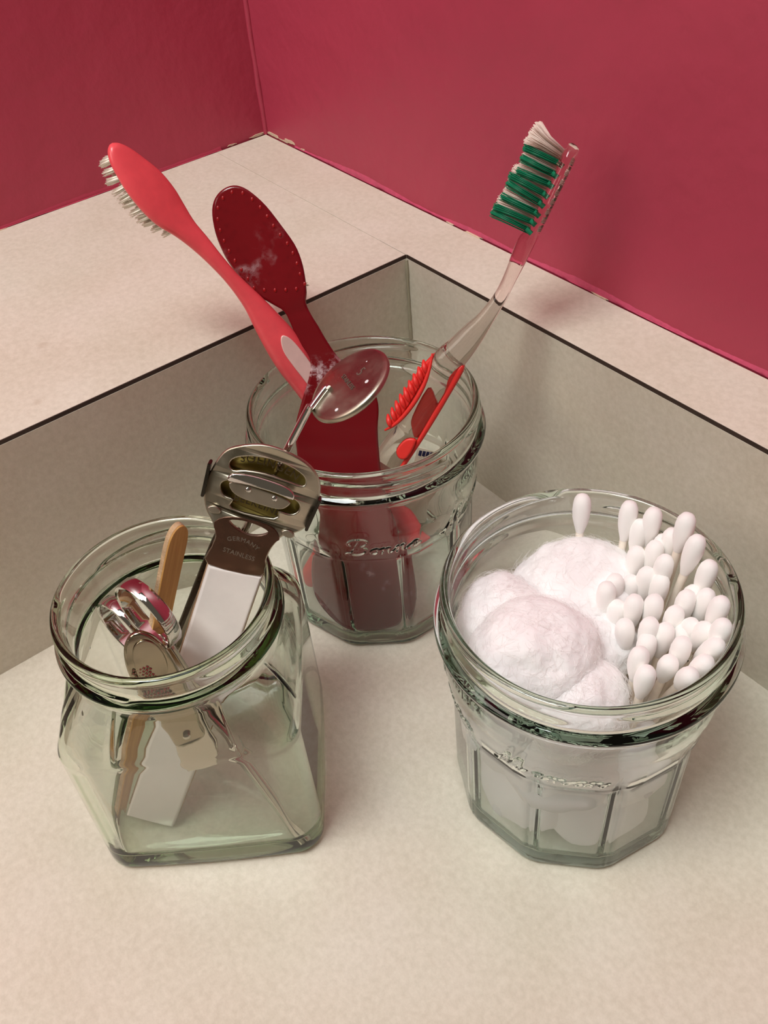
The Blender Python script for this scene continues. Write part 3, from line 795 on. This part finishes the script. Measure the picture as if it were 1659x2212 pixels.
# wooden cuticle stick
mF = fr((88.39, -201.45, 8), (.0289, .4033, .9146), V((.8251, -.5261, .2059))*cos(rad(38)) + V((.5642, .7487, -.348))*sin(rad(38)))
F_ = thing('wooden_stick', 'flat tan wooden stick with rounded top standing in the green-tinted jar', 'wooden stick', mF)
stick_o = [(-1.4, 2), (-1.2, 0.4), (1.2, 0.4), (1.6, 2), (2.9, 60), (3.2, 90), (3.4, 104), (3.3, 108.5), (2.6, 111.2), (1.0, 112.6), (-.8, 112.0), (-2.2, 109.2), (-2.7, 104), (-2.8, 90), (-2.4, 60)]
slab('stick_face', [stick_o], .7, .12, WOOD, F_, z=.62, smoothpts=3)
slab('stick_core', [stick_o], 1.9, .2, WOOD_EDGE, F_, z=-.68, smoothpts=3)

# nail file, dark steel, behind the shaver handle
mK = fr((65.0, -180.0, 8), V((91.58, -142.6, 99))-V((65.0, -180.0, 8)), (.80, -.50, .2))
Kf = thing('nail_file', 'narrow dark steel nail file leaning behind the white-handled shaver', 'nail file', mK)
slab('file_blade', [[(-1.0, .5), (1.6, .5), (4.2, 20), (4.4, 60), (3.6, 100), (1.8, 104.5), (-1.6, 104), (-3.6, 98), (-3.4, 60), (-3.2, 20)]], 1.1, .3, DSTEEL, Kf, smoothpts=3)
slab('file_face', [[(-1.6, 30), (2.6, 30), (2.6, 92), (-1.6, 92)]], .3, .08, DULL, Kf, z=.6)

# nail scissors
uG = V((-.5603, -.1484, .8149)); nG = V((.2380, -.9712, -.0132))
mG = fr((135.05, -161.65, 6), uG, nG)
G_ = thing('nail_scissors', 'small chrome nail scissors, finger rings up, in the green-tinted jar', 'scissors', mG)
def ring_mesh(name, cx_, cy_, sx_, r_):
    seg = 48; vs = []; fs = []
    prof_ = [(r_, -2.0), (r_+.25, -2.3), (r_+.9, -2.3), (r_+1.15, -2.0), (r_+1.25, 0), (r_+1.15, 2.0), (r_+.9, 2.3), (r_+.25, 2.3), (r_, 2.0)]
    for j in range(seg):
        a = 2*pi*j/seg
        for q, z in prof_: vs.append(V((cx_+sx_*q*cos(a), cy_+q*1.12*sin(a), z))*K)
    n_ = len(prof_)
    for j in range(seg):
        for k_ in range(n_):
            fs.append((j*n_+k_, j*n_+(k_+1) % n_, ((j+1) % seg)*n_+(k_+1) % n_, ((j+1) % seg)*n_+k_))
    me = mesh(name, vs, fs); bm = bmesh.new(); bm.from_mesh(me); bmesh.ops.recalc_face_normals(bm, faces=bm.faces); bm.to_mesh(me); bm.free()
    return link(name, me, CHROME, G_, True, 40)
ring_mesh('finger_ring', -11.4, 87.0, 1.0, 8.8)
ring_mesh('finger_ring', 13.0, 92.0, 1.0, 9.2)
slab('blade', [[(-1.0, 0), (.6, 1), (2.4, 20), (2.8, 36), (1.4, 50), (-2.6, 62), (-5.6, 77.2), (-9.0, 76.6), (-6.2, 62), (-2.2, 48), (-1.0, 36), (-1.2, 18)]], 1.5, .4, STEEL, G_, z=.8, smoothpts=3)
slab('blade', [[(1.0, 0), (-.6, 1), (-2.4, 20), (-2.8, 36), (-1.4, 50), (3.0, 66), (6.6, 82.4), (10.2, 81.6), (6.6, 64), (2.2, 48), (1.0, 36), (1.2, 18)]], 1.5, .4, STEEL, G_, z=-.8, smoothpts=3)
lathe('pivot_screw', [(.01, 1.2), (2.0, 1.4), (2.1, 1.8), (1.4, 2.3), (.01, 2.4)], CHROME, G_, 20).location = V((0, 38, 0))*K

# nail clippers, lever end up
mH = fr(V((95.0, -177.8, 88.0))-80.8*V((95.0-119, -177.8+177, 88-12.0)).normalized(), V((95.0-119, -177.8+177, 88-12.0)), (.85, -.40, .3))
H_ = thing('nail_clippers', 'warm steel nail clippers with rounded cross-hatched lever end upward', 'nail clippers', mH)
slab('lever', [[(-2.4, 79.9), (-5.0, 76.5), (-6.8, 70), (-7.0, 62), (-6.2, 52), (-4.6, 43), (-3.8, 38), (3.8, 38), (4.4, 43), (5.6, 52), (6.2, 62), (6.0, 70), (4.6, 76.5), (2.2, 80.0), (0, 80.8)]], 2.0, .8, NICKEL, H_, z=3.0, smoothpts=4,
     bend=lambda x, y: -.028*(x+.4)**2 + .9*sin(max(0, min(1, (y-54)/28))*pi), res=4)
slab('thumb_dish', [[(.6, 78.2), (-2.4, 76.2), (-4.0, 71), (-4.2, 66), (-1.4, 63.4), (2.0, 63.8), (4.2, 67), (4.7, 72), (3.4, 76.4)]], .5, .22, NICKEL, H_, z=4.05, smoothpts=4, bend=lambda x, y: -.028*(x+.4)**2 + .9*sin(max(0, min(1, (y-54)/28))*pi), res=4)
bm = bmesh.new()
for i in range(9):
    for j_ in range(14):
        x = -5.4+i*1.0+(j_ % 2)*.5; y = 56.5+j_*1.0
        if x > 2.6-(j_*.25) or x < -5.6: continue
        r_ = bmesh.ops.create_cone(bm, cap_ends=True, segments=4, radius1=.62*K, radius2=.1*K, depth=.45*K)['verts']
        z = 4.15-.028*(x+.4)**2+.9*sin(max(0, min(1, (y-54)/28))*pi)
        for v in r_: v.co += V((x, y, z))*K
kn = link('knurling', bm_mesh('knurling', bm), NICKEL, H_, False)
for z0, q in ((.6, 0), (-1.6, 1)):
    slab('jaw_plate', [[(-4.6, 27.5), (4.6, 27.5), (4.9, 36), (5.2, 46), (5.2, 60), (4.0, 65), (0, 67), (-4.0, 65), (-5.2, 60), (-5.2, 46), (-4.9, 36)]], 1.3, .35, STEEL, H_, z=z0, smoothpts=2, bend=lambda x, y, q=q: (1 if q == 0 else -1)*.6*sin(max(0, min(1, (y-27)/36))*pi))
lathe('pivot_pin', [(.01, -3), (1.1, -3), (1.1, 4.6), (.6, 5.0), (.01, 5.0)], STEEL, H_, 16).location = V((0, 41.5, 0))*K

# ================================================================== cotton balls
def cotton_ball(label, x, y, z, r, sx, sy, sz, seed, rot=0, fuzz=2600, name='cotton_ball', group=None):
    bm = bmesh.new(); bmesh.ops.create_icosphere(bm, subdivisions=6 if fuzz else 4, radius=1)
    off = V((seed*3.1, seed*1.7, seed*.9))
    for v in bm.verts:
        d = v.co.normalized()
        f = 1+.15*noise.noise(d*1.2+off)+.045*noise.noise(d*3.1+off)+.016*noise.noise(d*8+off)
        f += .05*abs(noise.noise(d*2.0+off*2))+.003*noise.noise(d*22+off)-.02*max(0, .35-abs(noise.noise(d*1.1+off*3)))
        v.co = V((d.x*f*sx, d.y*f*sy, d.z*f*sz))*r*K
    o = link(name, bm_mesh(name, bm), COTTON, None, True, 0)
    o.location = V((x, y, z))*K; o.rotation_euler = (0, 0, rot)
    tag(o, label, 'cotton ball', group)
    if fuzz:
        random.seed(seed); cu = bpy.data.curves.new('cotton_fibres', 'CURVE'); cu.dimensions = '3D'; cu.bevel_depth = .025*K; cu.bevel_resolution = 0; cu.resolution_u = 2
        vv = o.data.vertices; nn = len(vv)
        for i in range(int(fuzz*1.1)):
            v = vv[random.randrange(nn)]; nrm = v.co.normalized()
            if nrm.z < -.2: continue
            t = nrm.cross(V((random.uniform(-1, 1), random.uniform(-1, 1), random.uniform(-1, 1)))).normalized()
            L_ = random.uniform(2.0, 6)*K; h = random.uniform(.2, 1.1)*K
            p = [v.co - nrm*.3*K, v.co+t*L_*.35+nrm*h, v.co+t*L_*.7+nrm*h*.9, v.co+t*L_+nrm*h*random.uniform(-.2, 1.3)]
            p = [q + V((random.uniform(-.3, .3), random.uniform(-.3, .3), random.uniform(-.3, .3)))*K for q in p]
            p[2] = p[2]*.999; p = [q if k_ == 0 else q-nrm*(.10*L_*k_*k_/9) for k_, q in enumerate(p)]
            sp = cu.splines.new('NURBS'); sp.points.add(3); sp.order_u = 3; sp.use_endpoint_u = True
            for q, a in zip(sp.points, p): q.co = (a.x, a.y, a.z, 1)
        t = bpy.data.objects.new('tmp', cu); COL.objects.link(t)
        dg = bpy.context.evaluated_depsgraph_get(); dg.update()
        me = bpy.data.meshes.new_from_object(t.evaluated_get(dg)); bpy.data.objects.remove(t); bpy.data.curves.remove(cu); me.materials.clear()
        fo = link('cotton_fibres', me, FUZZ, o, True, 0); fo['kind'] = 'stuff'
    return o
X, Y = JR
cotton_ball('largest fluffy white cotton ball at the back of the jar beside the swabs', X-15.5, Y+14.5, 66, 17.8, 1.12, 1.0, .9, 1, .7)
cotton_ball('fluffy white cotton ball at the left side of the jar, partly under the front one', X-20.5, Y-10.5, 66, 15.2, .95, 1.0, .95, 2)
cotton_ball('round white cotton ball topmost at the front left of the jar', X-3.5, Y-16.5, 72.5, 17.2, 1.04, .98, .93, 3, .9)
cotton_ball('low white cotton ball at the front rim between the round ball and the swabs', X+12.5, Y-15.5, 63, 15.0, 1.0, 1.0, 1.0, 4)
cotton_ball('white cotton ball wedged in the middle beside the swab bunch', X-1.0, Y+3.5, 62, 13.5, 1.05, 1.0, 1.0, 5, fuzz=1500)
i = 0
for an, di, dz, r_ in ((105, 17.5, 40, 17.5), (155, 17, 41, 18), (205, 17, 40, 18), (255, 17, 42, 18), (305, 17.5, 40, 17.5), (350, 20, 38, 14), (110, 17, 19.5, 16.5), (165, 17.5, 19.5, 17), (220, 17.5, 19.5, 17), (275, 17.5, 19.5, 17), (330, 17.5, 19.5, 16.5), (0, 3, 30, 15)):
    dx, dy = di*cos(rad(an)), di*sin(rad(an))
    cotton_ball('white cotton ball packed in the lower layers of the jar, seen only through the glass', X+dx, Y+dy, dz, r_, 1.05, 1.02, 1.0, 20+i, fuzz=0, group='cotton balls in the lower layers'); i += 1

# ================================================================== cotton swabs
def tip_profile():
    return [(1.3, -.6), (1.6, .8), (2.1, 2.6), (2.55, 5.2), (2.8, 8.0), (2.78, 10.0), (2.5, 11.8), (1.85, 13.1), (.95, 13.75), (.01, 13.9)]
def swab_proto():
    r = thing('cotton_swab', 'tmp', 'cotton swab', Matrix.Identity(4))
    lathe('stick', [(.01, -72), (1.25, -72), (1.25, -6), (.01, -6)], STICKM, r, 12)
    for up in (1, -1):
        def pf(q): return (-13.2+q) if up == 1 else (-64.8-q)
        pr2 = [(a, pf(b)) for a, b in tip_profile()]
        if up == 1: pr2 = [(a, -13.6+b) for a, b in tip_profile()]
        t = lathe('cotton_tip', pr2, TIP, r, 24)
        for v in t.data.vertices:
            f = 1+.06*noise.noise(v.co*900+V((up, 0, 0)))
            v.co.x *= f; v.co.y *= f
    return r
SWG = 'cotton swabs bunched at the right of the jar'
proto = swab_proto()
tipsI = [(-25.8, 25.4, 93.0), (-14.2, 33.4, 93.0), (-6.9, 35.4, 94.0), (-9.2, 33.2, 89.0), (-4.7, 26.9, 85.0), (-1.0, 30.2, 88.0), (0.6, 35.2, 91.0), (-1.2, 33.9, 88.0), (4.9, 34.0, 101.0), (10.8, 31.9, 98.0), (5.1, 27.0, 89.0), (16.1, 31.8, 92.0), (2.2, 23.5, 84.0), (6.6, 24.3, 84.0), (-3.2, 16.2, 82.0), (-0.7, 20.8, 80.0), (-1.7, 10.6, 84.0), (6.8, 12.7, 84.0), (3.0, 10.5, 80.0), (11.0, 16.1, 85.0), (16.4, 23.3, 86.0), (20.1, 26.9, 87.0), (15.4, 27.5, 84.0), (26.1, 24.1, 91.0), (17.1, 17.9, 84.0), (18.3, 12.5, 82.0), (14.7, 10.2, 83.0), (16.6, 7.4, 80.0), (22.3, 18.3, 83.0), (21.6, 16.7, 81.0), (26.7, 18.2, 85.0), (30.5, 19.7, 89.0), (25.3, 10.6, 84.0), (32.9, 15.1, 86.0), (21.2, -1.7, 84.0), (26.6, -2.4, 82.0), (26.0, 4.9, 81.0), (33.5, 10.0, 84.0), (33.6, 3.3, 84.0), (8.8, 6.6, 80.0)]
LB = {6: 'cotton swab between the plump tip and the tallest swab, upper row', 7: 'small cotton swab tip peeping out at the rim just left of the tallest', 8: 'cotton swab tip half hidden behind its neighbours left of the tallest', 13: 'cotton swab directly under the plump tip, left of the long sticks', 14: "cotton swab tip hugging the left side of the tallest swab's stick", 15: 'cotton swab tip right behind the one nearest the jar middle', 16: 'low small cotton swab tip right of the jar-middle pair', 18: 'cotton swab standing in front of the low small tip, right of the jar middle', 19: 'low cotton swab tip resting on cotton below the one nearest the jar middle', 20: "cotton swab at the left foot of the tallest swab's stick", 21: "cotton swab at the right foot of the second tallest swab's stick", 22: 'cotton swab tip between the stick feet and the upper right rim', 23: 'deep cotton swab tip tucked behind the right foot of the long sticks', 25: 'cotton swab in the centre of the lower half of the bunch', 26: 'small cotton swab tip left of the lower centre, under its neighbour', 27: 'cotton swab on the left edge of the bunch above the front ones', 28: 'cotton swab stacked directly below the left-edge one', 29: 'small deep cotton swab tip right of the lower centre', 30: 'deepest small cotton swab tip in the gap right of the lower centre', 31: 'cotton swab lying slanted towards the far right rim', 33: 'large cotton swab tip in the lower middle, above the front row', 37: 'cotton swab in the front row between the two lowest left tips and the right ones', 38: 'slanted cotton swab in the front row beside the right rim'}
LB.update({1: 'lone cotton swab standing upright behind the big cotton ball at the back rim', 2: 'cotton swab at the back rim, first to the right of the lone one',
      3: 'cotton swab at the back rim, second to the right of the lone one', 4: 'cotton swab just in front of the gap between the two right of the lone one',
      9: 'tallest cotton swab of the bunch, long tip rising above the right rim', 10: 'second tallest cotton swab, leaning right beside the tallest',
      12: 'cotton swab standing apart against the right rim, right of the tallest', 17: 'cotton swab nearest the jar middle, lying against the big cotton ball',
      24: 'cotton swab at the right rim, directly below the one standing apart', 32: 'cotton swab touching the far right inside of the rim',
      34: 'cotton swab leaning towards the right rim with its side showing', 35: 'front cotton swab tip lying just above the lowest one, left end of bunch',
      36: 'lowest cotton swab at the front of the bunch, tip pointing forward', 39: 'cotton swab at the front rim, nearest the glass on the right',
      40: 'cotton swab half sunk in cotton between the balls and the bunch', 11: 'cotton swab directly left of the foot of the tallest tip', 5: 'plump cotton swab tip below the first one right of the lone swab'})
special_dir = {34: (.52, -.1, .84), 39: (.45, -.35, .82), 38: (.4, -.1, .9), 37: (.25, -.25, .93), 31: (.35, -.1, .93), 40: (-.15, -.1, 1)}
random.seed(77)
for i, (x, y, z) in enumerate(tipsI, 1):
    if i == 35: x, y, z = 20.0, -.5, 84.0
    if i == 36: x, y, z = 24.6, -3.0, 82.5
    r = copy_tree(proto) if i > 1 else proto
    z0 = max(9.0, z-78); rr = math.hypot(x, y)
    f = min(.80, 27.0/max(rr, 1)); bx, by = x*f+random.uniform(-1, 1), y*f+random.uniform(-1, 1)
    if i == 9: bx, by = x*.78, y*.78
    if i == 10: bx, by = x*.72-2, y*.72-1
    d = V((x-bx, y-by, 78)).normalized()
    if i in special_dir: d = V(special_dir[i]).normalized()*.6 + d*.4; d.normalize()
    q = d.to_track_quat('Z', 'Y').to_matrix().to_4x4()
    s = 1.0+random.uniform(-.05, .05)
    lim = z-9  # keep the lower tip above the jar floor
    ln = min(78.0*s, lim/d.z)
    r.matrix_world = Matrix.Translation(V((X+x, Y+y, z))*K) @ q @ Matrix.Diagonal((1.0, 1.0, ln/78.6, 1.0))
    lb = LB.get(i)
    r['label'] = lb if lb else 'white cotton swab packed upright among the others in the crowded inside of the bunch'
    r['group'] = SWG
